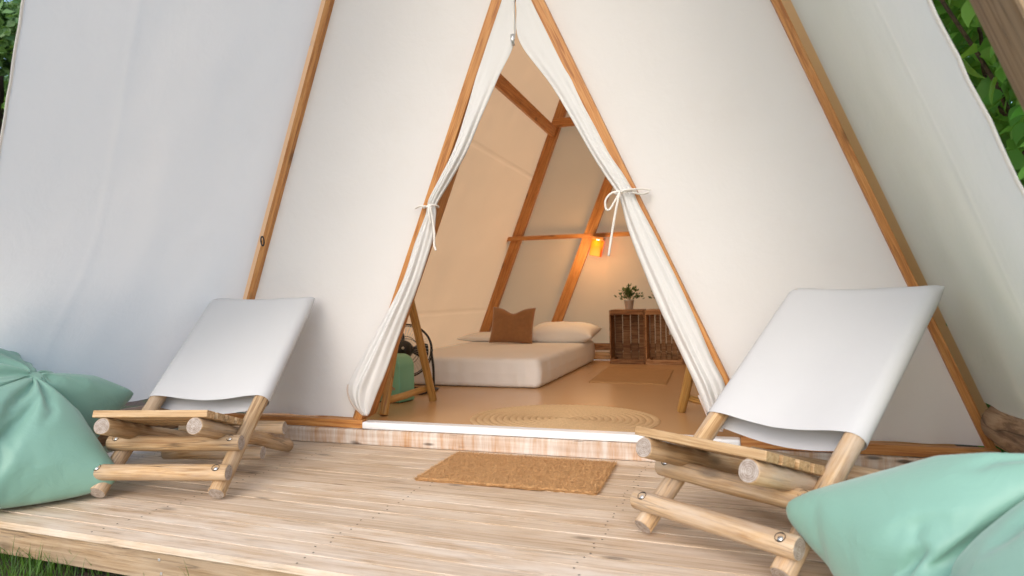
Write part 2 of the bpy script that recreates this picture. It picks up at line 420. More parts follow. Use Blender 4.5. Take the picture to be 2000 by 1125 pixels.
tpart(beam('rear_collar', RP(ox(-1, 3.12), 3.12, .08), RP(ox(1, 3.12), 3.12, .08), .11, .05, M['pole'], side=NF))
tpart(beam('ridge_pole', RF(1, 5.44, -2.2), RF(1, 5.44, REAR+.1), .09, .09, M['pole']))
# skirting at the foot of the rear wall
tpart(beam('rear_skirting', (XC-2.2, YS+REAR-.09, INZ+.17), (XC+2.2, YS+REAR-.09, INZ+.17), .03, .09, M['crate']))
tpart(beam('rear_sill', (XC-2.2, YS+REAR-.08, INZ+.055), (XC+2.2, YS+REAR-.08, INZ+.055), .05, .1, M['slat']))

# canvas
def wr(p, k=1.):
    return k*(.006*nz(p.x*1.7, p.y*1.7, p.z*1.1)+.003*nz(p.x*5, p.y*5+4, p.z*4))
def front_panel(s):
    def fn(u, v):
        z = .15+(5.4-.15)*v**1.3
        a = ix(s, z)+s*.0; b = ox(s, z)
        x = a+(b-a)*u; p = FP(x, z, -.015)
        edge = min(1, 6*u*(1-u)); low = math.exp(-(z-.15)/.25)
        crs = .004*math.exp(-((z-1.45-.02*nz(x*2))/.014)**2)*edge
        return p+NF*(wr(p, 1.4)*edge+crs+.008*low*math.sin(x*16+nz(x*2)*3)*edge)
    return sheet('front_panel', 40, 90, fn, M['canvas'])
for s in (-1, 1): tpart(front_panel(s))
BULGE = {-1: (2.25, .6, .36, .4, .5), 1: (2.2, .5, .14, .3, .25)}
def porch(s):
    d0 = -1.71 if s < 0 else -1.545
    def fn(u, v):
        zb = .26+.06*u if s < 0 else .345
        z = zb+(5.4-zb)*v**1.4
        dy = d0-.03*(z-1.4)*(1 if s < 0 else -.6)*(1-u)*.6 + (-.002-d0)*u
        p = RF(s, z, dy)
        e = math.sin(math.pi*min(1, u*1.0))
        sag = -.035*e*math.sin(math.pi*min(1, z/5.4))
        rip = .0022*math.exp(-u*14)*math.sin(z*34+3*nz(z*3))+.004*math.exp(-u*7)*nz(z*9, 3)
        crease = .0028*math.exp(-((u-(.34-.02*z))/.012)**2)
        fold = .01*math.exp(-(z-zb)/.5)*math.sin(p.y*14+2*nz(p.y*3))*math.sin(math.pi*u)
        yb, sy, am, zb_, sz = BULGE[s]
        bul = am*math.exp(-((p.y-yb)/sy)**2)*math.exp(-((z-zb_)/sz)**2)
        return p+roofn(s)*(-.06*(1-u)+sag*-1*.6+rip+wr(p, 2.)*e+crease+fold+bul)
    o = sheet('porch_canvas', 90, 110, fn, M['porch'])
    hem = tube('hem_rope', [fn(0, j/79)+roofn(s)*.0 for j in range(80)], .0055, M['porch'])
    return o, hem
for s in (-1, 1):
    o, h = porch(s); tpart(o); sub(h, o)
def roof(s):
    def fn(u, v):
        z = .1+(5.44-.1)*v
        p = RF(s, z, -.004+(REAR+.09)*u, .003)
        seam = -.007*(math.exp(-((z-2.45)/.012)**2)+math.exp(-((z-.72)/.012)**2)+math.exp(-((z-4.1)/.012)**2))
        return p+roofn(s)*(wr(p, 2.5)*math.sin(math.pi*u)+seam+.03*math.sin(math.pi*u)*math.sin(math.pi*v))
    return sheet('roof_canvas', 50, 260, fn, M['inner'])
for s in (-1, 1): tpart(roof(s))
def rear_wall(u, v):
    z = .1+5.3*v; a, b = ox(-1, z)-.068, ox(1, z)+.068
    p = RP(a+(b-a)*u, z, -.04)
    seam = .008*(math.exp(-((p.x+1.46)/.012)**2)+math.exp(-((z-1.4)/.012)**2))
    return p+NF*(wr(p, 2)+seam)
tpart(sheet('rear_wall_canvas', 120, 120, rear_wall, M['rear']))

# sill, threshold, base beam
bz = .048
tpart(beam('base_beam', (-3.45, YS-.045, bz), (1.3, YS-.045, bz), .07, .094, M['base'], bev=.012))
for s in (-1, 1):
    a, b = (-3.36, -2.2) if s < 0 else (.05, 1.21)
    tpart(beam('sill_board', (a, YS-.03, .123), (b, YS-.03, .123), .05, .052, M['pole']))
tpart(beam('threshold', (-2.2+.003, YS-.025, .119), (.05-.003, YS-.025, .119), .085, .044, M['threshold'], bev=.012))
# door flaps gathered to the poles
def flap(rows, s, seed, fr=2.1):
    R = smooth_pts(rows, 120)
    def fn(u, v):
        z, xl, xr, bulge, fold = R[min(119, int(v*119+.5))]
        t = math.sin(math.pi*u)
        n = .6*fold*(math.sin(u*math.pi*2*fr+seed+1.3*nz(z*2.2, seed))*.6+.5*math.sin(u*math.pi*2*fr*1.7+seed*2+z*2))
        off = .035+.65*bulge*t**.7+n*t**.5+.004*nz(z*6, u*4, seed)
        return FP(xl+(xr-xl)*u, z, off)
    return sheet('door_flap', 56, 120, fn, M['flap'], thick=.003), R
LR = [(2.76, -1.10, -1.078, .0, .0), (2.5, -1.185, -1.079, .0, .0), (2.31, -1.27, -1.094, .004, .001), (2.13, -1.335, -1.197, .012, .003), (1.9, -1.425, -1.325, .03, .008),
      (1.74, -1.50, -1.41, .05, .012), (1.6, -1.59, -1.51, .055, .014), (1.5, -1.655, -1.585, .05, .014), (1.45, -1.675, -1.618, .035, .01), (1.40, -1.69, -1.622, .04, .012),
      (1.25, -1.765, -1.655, .055, .018), (1.0, -1.875, -1.76, .07, .022), (.76, -2.03, -1.88, .08, .026), (.48, -2.225, -2.012, .085, .03), (.36, -2.29, -2.075, .08, .028),
      (.26, -2.27, -2.125, .06, .02), (.19, -2.2, -2.16, .03, .005)]
RR = [(2.76, -1.072, -1.04, .0, .0), (2.5, -1.071, -.975, .0, .0), (2.31, -1.062, -.885, .004, .001), (2.04, -.882, -.76, .014, .004), (1.7, -.70, -.605, .035, .01),
      (1.56, -.62, -.52, .045, .012), (1.46, -.556, -.468, .04, .01), (1.40, -.535, -.445, .045, .012), (1.25, -.5, -.372, .05, .014), (1.03, -.424, -.272, .055, .016),
      (.81, -.34, -.178, .06, .018), (.57, -.235, -.085, .07, .022), (.45, -.185, -.03, .085, .026), (.36, -.15, -.015, .08, .024), (.27, -.115, -.02, .06, .018), (.19, -.09, -.04, .03, .005)]
def door():
    for rows, s, sd, zt in ((LR, -1, .7, 1.45), (RR, 1, 2.1, 1.46)):
        f, R = flap(rows, s, sd); tpart(f)
        # hem along the bottom edge
        bot = [FP(r[1]-.004, r[0], .042) for r in R if r[0] < .38]+[FP(rows[-1][1]+(rows[-1][2]-rows[-1][1])*q, rows[-1][0], .05) for q in (.3, .6, 1)]
        h = T(tube('hem', bot, .007, M['hem'])); sub(h, f)
        r = min(R, key=lambda a: abs(a[0]-zt)); xl, xr = r[1], r[2]; cx = (xl+xr)/2
        # cord round the gather
        ring = []
        for i in range(25):
            a = 2*math.pi*i/24; hw = (xr-xl)/2+.012
            ring.append(FP(cx+math.cos(a)*hw, zt+.006*math.sin(a*2), .04+.052*math.sin(a)))
        def cd(pts, rr=.007):
            o = T(tube('tie_cord', smooth_pts(pts, 26), rr, M['cord'])); sub(o, f)
        o = T(tube('tie_cord', ring, .006, M['cord'])); sub(o, f)
        P = lambda x, z, of=.1: tuple(FP(x, z, of))
        if s < 0:
            cd([P(xr-.01, zt), P(xr+.0, zt-.06), P(xr+.008, zt-.15), P(xr+.004, zt-.22), P(xr+.012, zt-.255)])
            cd([P(xl+.02, zt), P(xl-.03, zt+.004, .07), P(xl-.075, zt-.004, .03)], .006)
            cd([P(cx+.01, zt+.0), P(cx+.02, zt-.05, .12), P(cx+.022, zt-.1, .11)], .006)
        else:
            cd([P(xl+.02, zt), P(xl-.005, zt-.1), P(xl-.03, zt-.22), P(xl-.05, zt-.33)], .0065)
            cd([P(xl+.03, zt+.005), P(xl-.02, zt+.0), P(xl-.055, zt-.035), P(xl-.055, zt-.08), P(xl-.035, zt-.085), P(xl-.005, zt-.04), P(xl+.02, zt)], .006)
            cd([P(xl+.03, zt), P(cx, zt+.01), P(xr-.005, zt+.012), P(xr+.05, zt+.012, .05), P(xr+.085, zt+.006, .03)], .005)
            cd([P(xr, zt-.004), P(xr+.04, zt-.014, .06), P(xr+.075, zt-.006, .03)], .006)
door()
# zip
z = T(tube('zip_tape', [FP(-1.072-.02*t, 2.75-.44*t, .048) for t in np.linspace(0, 1, 12)], .004, M['cord']))
zp = T(tube('zip_slider', [FP(-1.092, 2.345, .06), FP(-1.093, 2.315, .064), FP(-1.093, 2.285, .06)], lambda t: .013-.004*t, M['bolt']))
rg = T(tube('strap_ring', [FP(-2.86+.012*math.cos(a), 1.296+.03*math.sin(a), .02) for a in np.linspace(0, 6.28, 17)], .005, M['black']))

# ------------------------------------------------------------------ wooden deck chairs
def build_chair():
    c = empty('deck_chair')
    r = .037; al = math.radians(38); W = .562; L = 1.40
    d = Vector((0, math.cos(al), math.sin(al))); n = Vector((0, -math.sin(al), math.cos(al)))
    wd = [M['pine'], M['pine_end']]
    feet = {}
    for s in (-1, 1):
        ft = Vector((s*W/2, 0, r+.004)); feet[s] = ft
        log('back_leg', ft-d*.03+Vector((0, 0, .014)), ft+d*(L-.01), r, wd, c, wob=.05)
    for s1, ex in ((.05, .05), (.222, .045)):
        a = feet[-1]+d*s1+n*(2*r-.004); b = feet[1]+d*s1+n*(2*r-.004)
        e = Vector((ex, 0, 0))
        bar = log('front_bar', a-e, b+e, r, wd, c)
        for s in (-1, 1):
            p = feet[s]+d*s1+n*(3*r-.009); mn = n
            hl = link('bolt_hole', lathe_mesh('bolt_hole', [(0, .0005), (.017, .001), (.0175, .0045), (.0155, .005), (.0155, .0015)], 18), M['hole'], None, Matrix.Translation(p) @ n.to_track_quat('Z', 'Y').to_matrix().to_4x4())
            hl.parent = bar; hl.matrix_parent_inverse = bar.matrix_world.inverted()
            bt = link('bolt', lathe_mesh('bolt', [(0, .006), (.006, .0055), (.0095, .003), (.01, 0)], 14), M['bolt'], None, Matrix.Translation(p+Vector((.002, 0, 0))-d*.004) @ n.to_track_quat('Z', 'Y').to_matrix().to_4x4())
            bt.parent = bar; bt.matrix_parent_inverse = bar.matrix_world.inverted()
    # seat rails, front end up, tail on the deck
    rf, rb = Vector((0, -.085, .354)), Vector((0, .945, r+.005)); rd = (rb-rf).normalized(); rn = Vector((0, -rd.z, rd.y))
    rn = rn if rn.z > 0 else -rn
    WR = .43
    for s in (-1, 1):
        off = Vector((s*WR/2, 0, 0)); log('seat_rail', rf+off, rb+off, r*1.03, wd, c, wob=.07)
    for k in range(4):
        p = rf+rd*(.035+k*.095)+rn*(r+.018)
        o = beam('slat', p+Vector((-.268, 0, 0)), p+Vector((.268, 0, 0)), .072, .032, M['slat'], c, side=rn)
    for t in (.8, ):
        p = rf+rd*t+rn*(2*r)
        log('rear_bar', p-Vector((.3, 0, 0)), p+Vector((.3, 0, 0)), r, wd, c)
    p = rf+rd*.62-rn*(2*r); log('rear_bar', p-Vector((.27, 0, 0)), p+Vector((.27, 0, 0)), r*.95, wd, c)
    # sling: a canvas sleeve over the two legs
    nf, ns = 26, 8; rr = r+.009; S0, S1 = .555, 1.425
    prof = []
    for i in range(nf): prof.append(('f', i/(nf-1)))
    for i in range(1, ns): prof.append(('r', i/ns))
    for i in range(nf): prof.append(('b', i/(nf-1)))
    for i in range(1, ns): prof.append(('l', i/ns))
    rows = 44; v = []
    for j in range(rows):
        t = j/(rows-1); s_ = S0+(S1-S0)*t
        sag = .022*(1-t)**2+.008; close = max(0, (t-.94)/.06)
        rk = rr*(1-.75*close)
        for kind, q in prof:
            if kind == 'f': x = -W/2+W*q; h = rk-sag*math.sin(math.pi*q)**2+.0025*nz(q*6, t*5); s2 = s_-.006*math.sin(math.pi*q)*(1-t)
            elif kind == 'r': a = math.pi/2-math.pi*q; x = W/2+rr*math.cos(a); h = rk*math.sin(a); s2 = s_
            elif kind == 'b': x = W/2-W*q; h = -rk-(sag*.9+.012*(1-t))*math.sin(math.pi*q)*(1-close)-0; s2 = s_-.012*(1-t)*math.sin(math.pi*q)
            else: a = -math.pi/2-math.pi*q; x = -W/2+rr*math.cos(a); h = rk*math.sin(a); s2 = s_
            if t > .97 and kind in 'fb': s2 -= .012*math.sin(math.pi*q)
            v.append(Vector((x, 0, r+.004))+d*s2+n*h)
    N = len(prof); f = []
    for j in range(rows-1):
        for i in range(N): k = (i+1) % N; f.append((j*N+i, j*N+k, (j+1)*N+k, (j+1)*N+i))
    # close the top: front edge to back edge
    b0 = (rows-1)*N
    fi = list(range(nf)); bi = [nf+ns-1+nf-1-i for i in range(nf)]
    for i in range(nf-1): f.append((b0+fi[i], b0+fi[i+1], b0+bi[i+1], b0+bi[i]))
    sl = link('sling', mesh_pd('sling', v, f), M['sling'], c); bmfix(sl.data)
    return c
CH_L, CH_R = (-2.5, 2.4355, .2451), (-.0775, 2.4, -.616)
chair = build_chair()
chair.location = (CH_L[0], CH_L[1], 0); chair.rotation_euler.z = CH_L[2]
tag(chair, 'log deck chair with white sling by the door flap whose foot flares out', 'deck chair', 'log deck chairs on the deck')
def copy_tree(o, parent=None):
    c = o.copy(); COL.objects.link(c); c.parent = parent
    if parent: c.matrix_parent_inverse = o.matrix_parent_inverse.copy()
    for ch in list(o.children): copy_tree(ch, c)
    return c
ch2 = copy_tree(chair); ch2.location = (CH_R[0], CH_R[1], 0); ch2.rotation_euler.z = CH_R[2]
tag(ch2, 'log deck chair with white sling turned towards the coir mat, bean bag against its foot', 'deck chair')

# ------------------------------------------------------------------ mats and rugs
def mat_thing(name, corners, z, th, mat, label, seed, fib, flen):
    A, B, C_, D = [Vector((*c, 0)) for c in corners]
    cen = (A+B+C_+D)/4
    t = empty(name, (cen.x, cen.y, z)); tag(t, label, 'mat')
    def at(u, v): return A*(1-u)*(1-v)+B*u*(1-v)+C_*u*v+D*(1-u)*v-cen
    nu, nv = 70, 50
    def fn(u, v):
        e = .006*nz(u*25, v*25, seed); p = at(u, v)+Vector((.006*nz(u*18, v*18, seed+3), .006*nz(u*18, v*18, seed+7), 0))
        rim = min(u, 1-u, v, 1-v); h = th*min(1, .35+rim*30)+.0025*nz(u*60, v*45, seed)+.002*math.sin(v*140)
        return p+Vector((0, 0, max(.001, h)))
    top = sheet('weave', nu, nv, fn, mat, t)
    m = top.modifiers.new('t', 'SOLIDIFY'); m.thickness = th*.8; m.offset = -1
    m2 = None
    rnd = random.Random(seed); v = []; f = []
    for k in range(fib):
        if rnd.random() < .25:
            q = rnd.random(); u, w_ = rnd.choice(((q, 0), (q, 1), (0, q), (1, q)))
        else: u, w_ = rnd.random(), rnd.random()
        p = fn(u, w_); a = rnd.random()*6.28; l = flen*rnd.uniform(.4, 1.2); el = rnd.uniform(.1, .8)
        dr = Vector((math.cos(a)*math.cos(el), math.sin(a)*math.cos(el), math.sin(el))); sd = Vector((-math.sin(a), math.cos(a), 0))*.0011
        b = len(v); v += [p-sd, p+sd, p+dr*l+Vector((0, 0, -l*.1))]; f.append((b, b+1, b+2))
    fo = link('fibres', mesh_pd('fibres', v, f), mat, t); tag(fo, kind='stuff')
    return t
mat_thing('doormat', ((-1.50, 3.035), (-.585, 3.015), (-.592, 3.60), (-1.51, 3.615)), .002, .012, M['coir'], 'thick coir doormat lying on the deck below the threshold', 11, 22000, .026)
mat_thing('jute_mat', ((-1.275, 6.28), (-.549, 6.24), (-.58, 7.45), (-1.33, 7.6)), INZ+.002, .008, M['brownmat'], 'flat brown jute mat on the tent floor before the crates', 17, 2500, .012)
def round_rug():
    t = empty('round_rug', (-1.06, 4.36, INZ)); tag(t, 'round braided jute rug inside the doorway', 'rug')
    nr = 14; step = .62/nr
    for k in range(nr):
        R = .62-step*(k+.5); nseg = max(16, int(R*2*math.pi/.022)); v = []; f = []; m = 6
        for i in range(nseg):
            a = 2*math.pi*i/nseg; 
            br = 1+.13*math.sin(i*math.pi)  # alternating strands
            wob = .003*nz(math.cos(a)*3, math.sin(a)*3, k)
            for j in range(m):
                b = math.pi*j/(m-1)
                hw = step*.5*(.96 if i % 2 else 1.02); hh = .009*(.85 if i % 2 else 1.1)
                rr = R+wob+hw*math.cos(b)
                v.append((rr*math.cos(a)*1.02, rr*math.sin(a)*.9, .001+hh*math.sin(b)))
        for i in range(nseg):
            i2 = (i+1) % nseg
            for j in range(m-1): f.append((i*m+j, i*m+j+1, i2*m+j+1, i2*m+j))
        link('braid', mesh_pd('braid', v, f), M['jute'], t)
round_rug()

# ------------------------------------------------------------------ bed
def rounded_box(name, c, size, mat, parent, seed=0, wrk=.011, rad=.05):
    bm = bmesh.new(); bmesh.ops.create_cube(bm, size=1); bmesh.ops.scale(bm, vec=size, verts=bm.verts)
    bmesh.ops.subdivide_edges(bm, edges=bm.edges[:], cuts=40, use_grid_fill=True)
    hx, hy, hz = [s/2 for s in size]
    for v in bm.verts:
        p = v.co; q = Vector((max(-hx+rad, min(hx-rad, p.x)), max(-hy+rad, min(hy-rad, p.y)), max(-hz+rad, min(hz-rad, p.z))))
        d = p-q
        if d.length > 1e-6: v.co = q+d.normalized()*rad
        side = 1 if abs(p.z) < hz*.95 else 0
        bl = max(0, 1-abs(p.z)/hz)
        out = Vector((p.x/hx, p.y/hy, 0))
        s = p.x if abs(p.y) > hy*.98 else p.y
        k = wrk*(math.sin(s*38+3*nz(s*5, seed))*.5+nz(s*22, p.z*5, seed)*1.2)*side
        v.co += Vector((math.copysign(1, p.x) if abs(p.x) > hx*.98 else 0, math.copysign(1, p.y) if abs(p.y) > hy*.98 else 0, 0))*(k+.012*bl)
        v.co.z += .006*nz(p.x*2, p.y*2, seed)*(1 if p.z > 0 else .3)
    me = bpy.data.meshes.new(name); bm.to_mesh(me); bm.free()
    return link(name, me, mat, parent, Matrix.Translation(c))
MT = .362
bed = rounded_box('mattress', (-2.36, 7.05, (INZ+MT)/2), (1.5, 2.62, MT-INZ), M['sheet'], None, 3)
tag(bed, 'low mattress with a white fitted sheet on the tent floor', 'mattress')
def pillow_mesh(name, a, b, t, pinch=.1, notch=0, seed=0, n=36):
    v = []; f = []
    for side in (1, -1):
        for j in range(n):
            for i in range(n):
                u = -1+2*i/(n-1); w_ = -1+2*j/(n-1)
                h = (max(0, 1-abs(u)**3.2)*max(0, 1-abs(w_)**3.2))**.55
                x = u*a*(1-pinch*(1-w_*w_)*abs(u)**2); y = w_*b*(1-pinch*(1-u*u)*abs(w_)**2)
                if notch: y -= notch*math.exp(-(u/.42)**2)*max(0, w_)**2; h *= 1-.55*math.exp(-(u/.25)**2)*max(0, w_)
                wv = .012*nz(u*3+seed, w_*3, side)*h+.004*nz(u*9, w_*9+seed, side)
                v.append((x, y, side*(t*h+wv*h)))
    for s in (0, 1):
        o = s*n*n
        for j in range(n-1):
            for i in range(n-1):
                q = (o+j*n+i, o+j*n+i+1, o+(j+1)*n+i+1, o+(j+1)*n+i); f.append(q if s == 0 else q[::-1])
    me = mesh_pd(name, v, f); bm = bmesh.new(); bm.from_mesh(me); bmesh.ops.remove_doubles(bm, verts=bm.verts, dist=.0004); bm.to_mesh(me); bm.free(); return me
def pillow(loc, a, b, t, seed, label, rx=0, rz=0):
    o = link('pillow', pillow_mesh('pillow', a, b, t, .07, seed=seed), M['sheet'], None, Matrix.Translation(loc) @ Matrix.Rotation(rz, 4, 'Z') @ Matrix.Rotation(rx, 4, 'X'))
    tag(o, label, 'pillow'); return o
pillow((-2.82, 8.05, MT+.05), .44, .27, .055, 1, 'flat white pillow at the wall end of the mattress, under the canvas slope', .05)
pillow((-1.95, 8.02, MT+.105), .44, .3, .12, 5, 'plump white pillow on the mattress in front of the slanting wall pole', .12, -.03)
cu = link('cushion', pillow_mesh('cushion', .27, .225, .085, .05, .07, seed=9), M['cushion'], None, Matrix.Translation((-2.46, 7.62, MT+.215)) @ Matrix.Rotation(.03, 4, 'Y') @ Matrix.Rotation(math.radians(72), 4, 'X'))
tag(cu, 'brown velvet cushion with a dented top propped on the bed', 'cushion')

# ------------------------------------------------------------------ crates, pots
def crate(loc, wd, ht, dp, nsl, label, rz, sw, mk='crate'):
    c = empty('crate', loc, rz); tag(c, label, 'crate', 'wooden crates against the rear wall')
    t = .016; m = M[mk]
    # back (the crate's bottom boards, upright), with gaps
    bw = (wd-2*t)/nsl
    for i in range(nsl): box('back_slat', (-wd/2+t+bw*(i+.5), dp-.01, ht/2), (bw*sw, .014, ht-.05), m, c, .002)
    # sides: three boards each, along the depth
    for s in (-1, 1):
        nb = 3; hb = dp/nb
        for k in range(nb): box('side_board', (s*(wd/2-t/2), .004+hb*(k+.5), ht/2), (t, hb-.012, ht-.004-.03*0), m, c, .002)
    for zz in (t/2+.001, ht-t/2-.001):
        for k in range(2): box('end_board', (0, .004+dp/2*(k+.5), zz), (wd-2*t-.004, dp/2-.01, t+.01), m, c, .002)
    for zz in (.035, ht-.035): box('front_rail', (0, .012, zz), (wd-2*t-.002, .02, .042), m, c, .002)
    for sx in (-1, 1):
        for zz in (.05, ht-.05): box('corner_block', (sx*(wd/2-t-.018), dp/2, zz), (.03, dp-.06, .03), m, c, .002)
    return c
CH_ = .648
crate((-1.165, 8.07, INZ), .425, CH_, .34, 4, 'dark brown wooden crate stood on end carrying the whole potted plant', .0, .93)
crate((-.735, 8.05, INZ), .425, CH_, .34, 6, 'lighter reddish wooden crate beside the door edge with narrow back slats', -.01, .86, 'crate2')
bk = link('card', box_mesh('card', .15, .004, .065, .001), M['white'], None, Matrix.Translation((-.62, 8.05+.34-.024, INZ+.37)), smooth=False)
tag(bk, 'small white card pinned to the back slats of the reddish crate', 'card')
def pot_plant(loc, label, seed):
    p = empty('potted_plant', loc); tag(p, label, 'potted plant', 'potted plants on the crates')
    link('pot', lathe_mesh('pot', [(.0, .0), (.044, 0), (.046, .004), (.06, .105), (.064, .107), (.065, .115), (.061, .118), (.056, .112), (.05, .09), (0, .09)], 28), M['steel'], p)
    link('soil', lathe_mesh('soil', [(0, .098), (.03, .1), (.052, .094)], 16), M['soil'], p)
    rnd = random.Random(seed); v = []; f = []
    for k in range(150):
        a = rnd.random()*6.28; el = rnd.uniform(.0, 1.5); R = rnd.uniform(.03, .14)
        c = Vector((math.cos(a)*math.cos(el)*R*1.15, math.sin(a)*math.cos(el)*R*1.1, .11+math.sin(el)*R*1.05+rnd.uniform(0, .02)))
        d = Vector((c.x, c.y, (c.z-.08)*.7)).normalized(); d = (d+Vector((rnd.uniform(-.5, .5), rnd.uniform(-.5, .5), rnd.uniform(-.3, .5)))).normalized()
        s = d.cross(Vector((rnd.uniform(-1, 1), rnd.uniform(-1, 1), 1))).normalized(); l = rnd.uniform(.03, .055); w_ = l*.36
        up = s.cross(d)
        b = len(v); v += [c, c+d*l*.45+s*w_, c+d*l, c+d*l*.45-s*w_, c+d*l*.5-up*w_*.35]
        f += [(b, b+1, b+4), (b+1, b+2, b+4), (b+2, b+3, b+4), (b+3, b, b+4)]
    fo = link('foliage', mesh_pd('foliage', v, f), M['potleaf'], p, smooth=False); tag(fo, kind='stuff')
    v = []
    for k in range(7):
        a = k*.9; tube('stem', [(0, 0, .09), (.03*math.cos(a), .03*math.sin(a), .15), (.08*math.cos(a), .08*math.sin(a), .2)], .002, M['twig'], p, 5)
pot_plant((-1.15, 8.2, INZ+CH_+.006), 'leafy green plant in a small zinc pot on the dark crate', 4)
pot_plant((-.75, 8.2, INZ+CH_+.006), 'leafy plant in a zinc pot half hidden behind the door flap', 8)

# ------------------------------------------------------------------ wall lamp
def lamp():
    p0 = RP(-1.56, 1.55, .15)
    l = empty('wall_lamp', p0); l.rotation_euler = (0, math.radians(11), 0)
    tag(l, 'small lit amber lantern fixed to the slanting pole at the rear wall', 'lamp')
    box('cap', (0, 0, .105), (.15, .13, .035), M['pole'], l)
    box('bracket', (0, .075, .1), (.05, .05, .04), M['black'], l)
    for s in (-1, 1):
        box('shade_pane', (s*.065, 0, -.02), (.006, .12, .2), M['amber'], l, .001); box('shade_pane', (0, s*.06, -.02), (.12, .006, .2), M['amber'], l, .001)
    b = link('bulb', lathe_mesh('bulb', [(0, -.03), (.018, -.024), (.026, -.004), (.024, .014), (.014, .036), (.012, .06), (0, .062)], 20), M['bulb'], l, Matrix.Translation((0, 0, .03)))
    ld = bpy.data.lights.new('lantern_light', 'POINT'); ld.energy = 7; ld.color = (1, .62, .3); ld.shadow_soft_size = .12
    lo = bpy.data.objects.new('lantern_light', ld); COL.objects.link(lo); lo.parent = l; lo.location = (0, -.22, -.12)
lamp()

# ------------------------------------------------------------------ cane racks
def rack(loc, rz, label, dx):
    t = empty('cane_rack', loc, rz); tag(t, label, 'rack', 'cane racks inside the doorway')
    me = [M['cane'], M['cane']]
    H = .95
    for x in (0, dx):
        log('leg', (x, -.36, 0.005), (x, .0, H), .03, me, t, wob=.02, n=14); log('leg', (x+.05*(1 if dx > 0 else -1)*-1, .36, 0.005), (x, .0+.01, H), .032, me, t, wob=.02, n=14)
        log('cross_piece', (x, -.325, .1), (x, .325, .1), .026, me, t, wob=.02, n=14)
    log('top_rail', (-.03*(1 if dx > 0 else -1), 0, H-.03), (dx, 0, H-.03), .02, me, t, n=14)
rack((-2.31, 4.55, INZ), 0, 'yellow cane rack standing over the mint box', -.5)
rack((-.09, 4.53, INZ), math.radians(33), 'cane rack half hidden behind the straight door flap', .45)

# ------------------------------------------------------------------ fan and mint box
def fan():
    f = empty('floor_fan', (-2.73, 5.36, INZ)); tag(f, 'black floor fan with wire cage behind the cane rack', 'fan')
    hub = empty('fan_head'); 
    Mh = Matrix.Translation((0, 0, .36)) @ Matrix.Rotation(math.radians(20), 4, 'Z') @ Matrix.Rotation(math.radians(78), 4, 'X')
    bpy.data.objects.remove(hub)
    def add(name, me, m): return link(name, me, m, f, Mh)
    R = .235
    def ring(r, z, th): return [(r*math.cos(a), r*math.sin(a), z) for a in np.linspace(0, 2*math.pi, 49)[:-1]]
    for r, z, th in ((R, 0, .008), (R*.97, .05, .004), (R*.97, -.05, .004), (R*.5, .075, .003), (R*.5, -.075, .003)):
        add('cage_ring', tube_mesh('cage_ring', ring(r, z, th), th, 6, True), M['black'])
    v = []; fc = []
    for sgn in (1, -1):
        for k in range(44):
            a = 2*math.pi*k/44; pts = [(r*math.cos(a+.25*(1-r/R)), r*math.sin(a+.25*(1-r/R)), z*sgn) for r, z in ((.05, .09), (.12, .078), (.19, .062), (.226, .045), (R, .0))]
            m = tube_mesh('w', pts, .0014, 4); b = len(v); v += [tuple(x.co) for x in m.vertices]; fc += [tuple(b+i for i in p.vertices) for p in m.polygons]; bpy.data.meshes.remove(m)
    o = add('cage_wires', mesh_pd('cage_wires', v, fc), M['steel']); tag(o, kind='stuff')
    add('motor', lathe_mesh('motor', [(0, .17), (.02, .169), (.055, .15), (.075, .11), (.078, .05), (0, .04)], 28), M['black'])
    add('motor_knob', lathe_mesh('motor_knob', [(0, .182), (.01, .18), (.013, .168)], 14), M['steel'])
    for k in range(3):
        a0 = k*2.094; v = []; fc = []
        for i in range(7):
            for j in range(6):
                r = .04+.165*i/6; a = a0+(-.45+.9*j/5)*(.6+.4*math.sin(math.pi*i/6)); v.append((r*math.cos(a), r*math.sin(a), .03*(j/5-.5)*(1.2-.4*i/6)))
        for i in range(6):
            for j in range(5): fc.append((i*6+j, i*6+j+1, (i+1)*6+j+1, (i+1)*6+j))
        add('blade', mesh_pd('blade', v, fc), M['black'])
    for s in (-1, 1):
        pts = smooth_pts([(s*.25, 0, .36), (s*.26, .02, .2), (s*.25, .05, .03), (s*.24, .14, .012)], 14)
        tube('stand_arm', pts, .011, M['black'], f)
        tube('stand_foot', [(s*.24, -.17, .012), (s*.245, 0, .012), (s*.24, .15, .012)], .011, M['black'], f)
    tube('stand_bar', [(-.24, -.17, .012), (0, -.17, .012), (.24, -.17, .012)], .011, M['black'], f); tube('stand_bar', [(-.24, .15, .012), (0, .15, .012), (.24, .15, .012)], .011, M['black'], f)
fan()
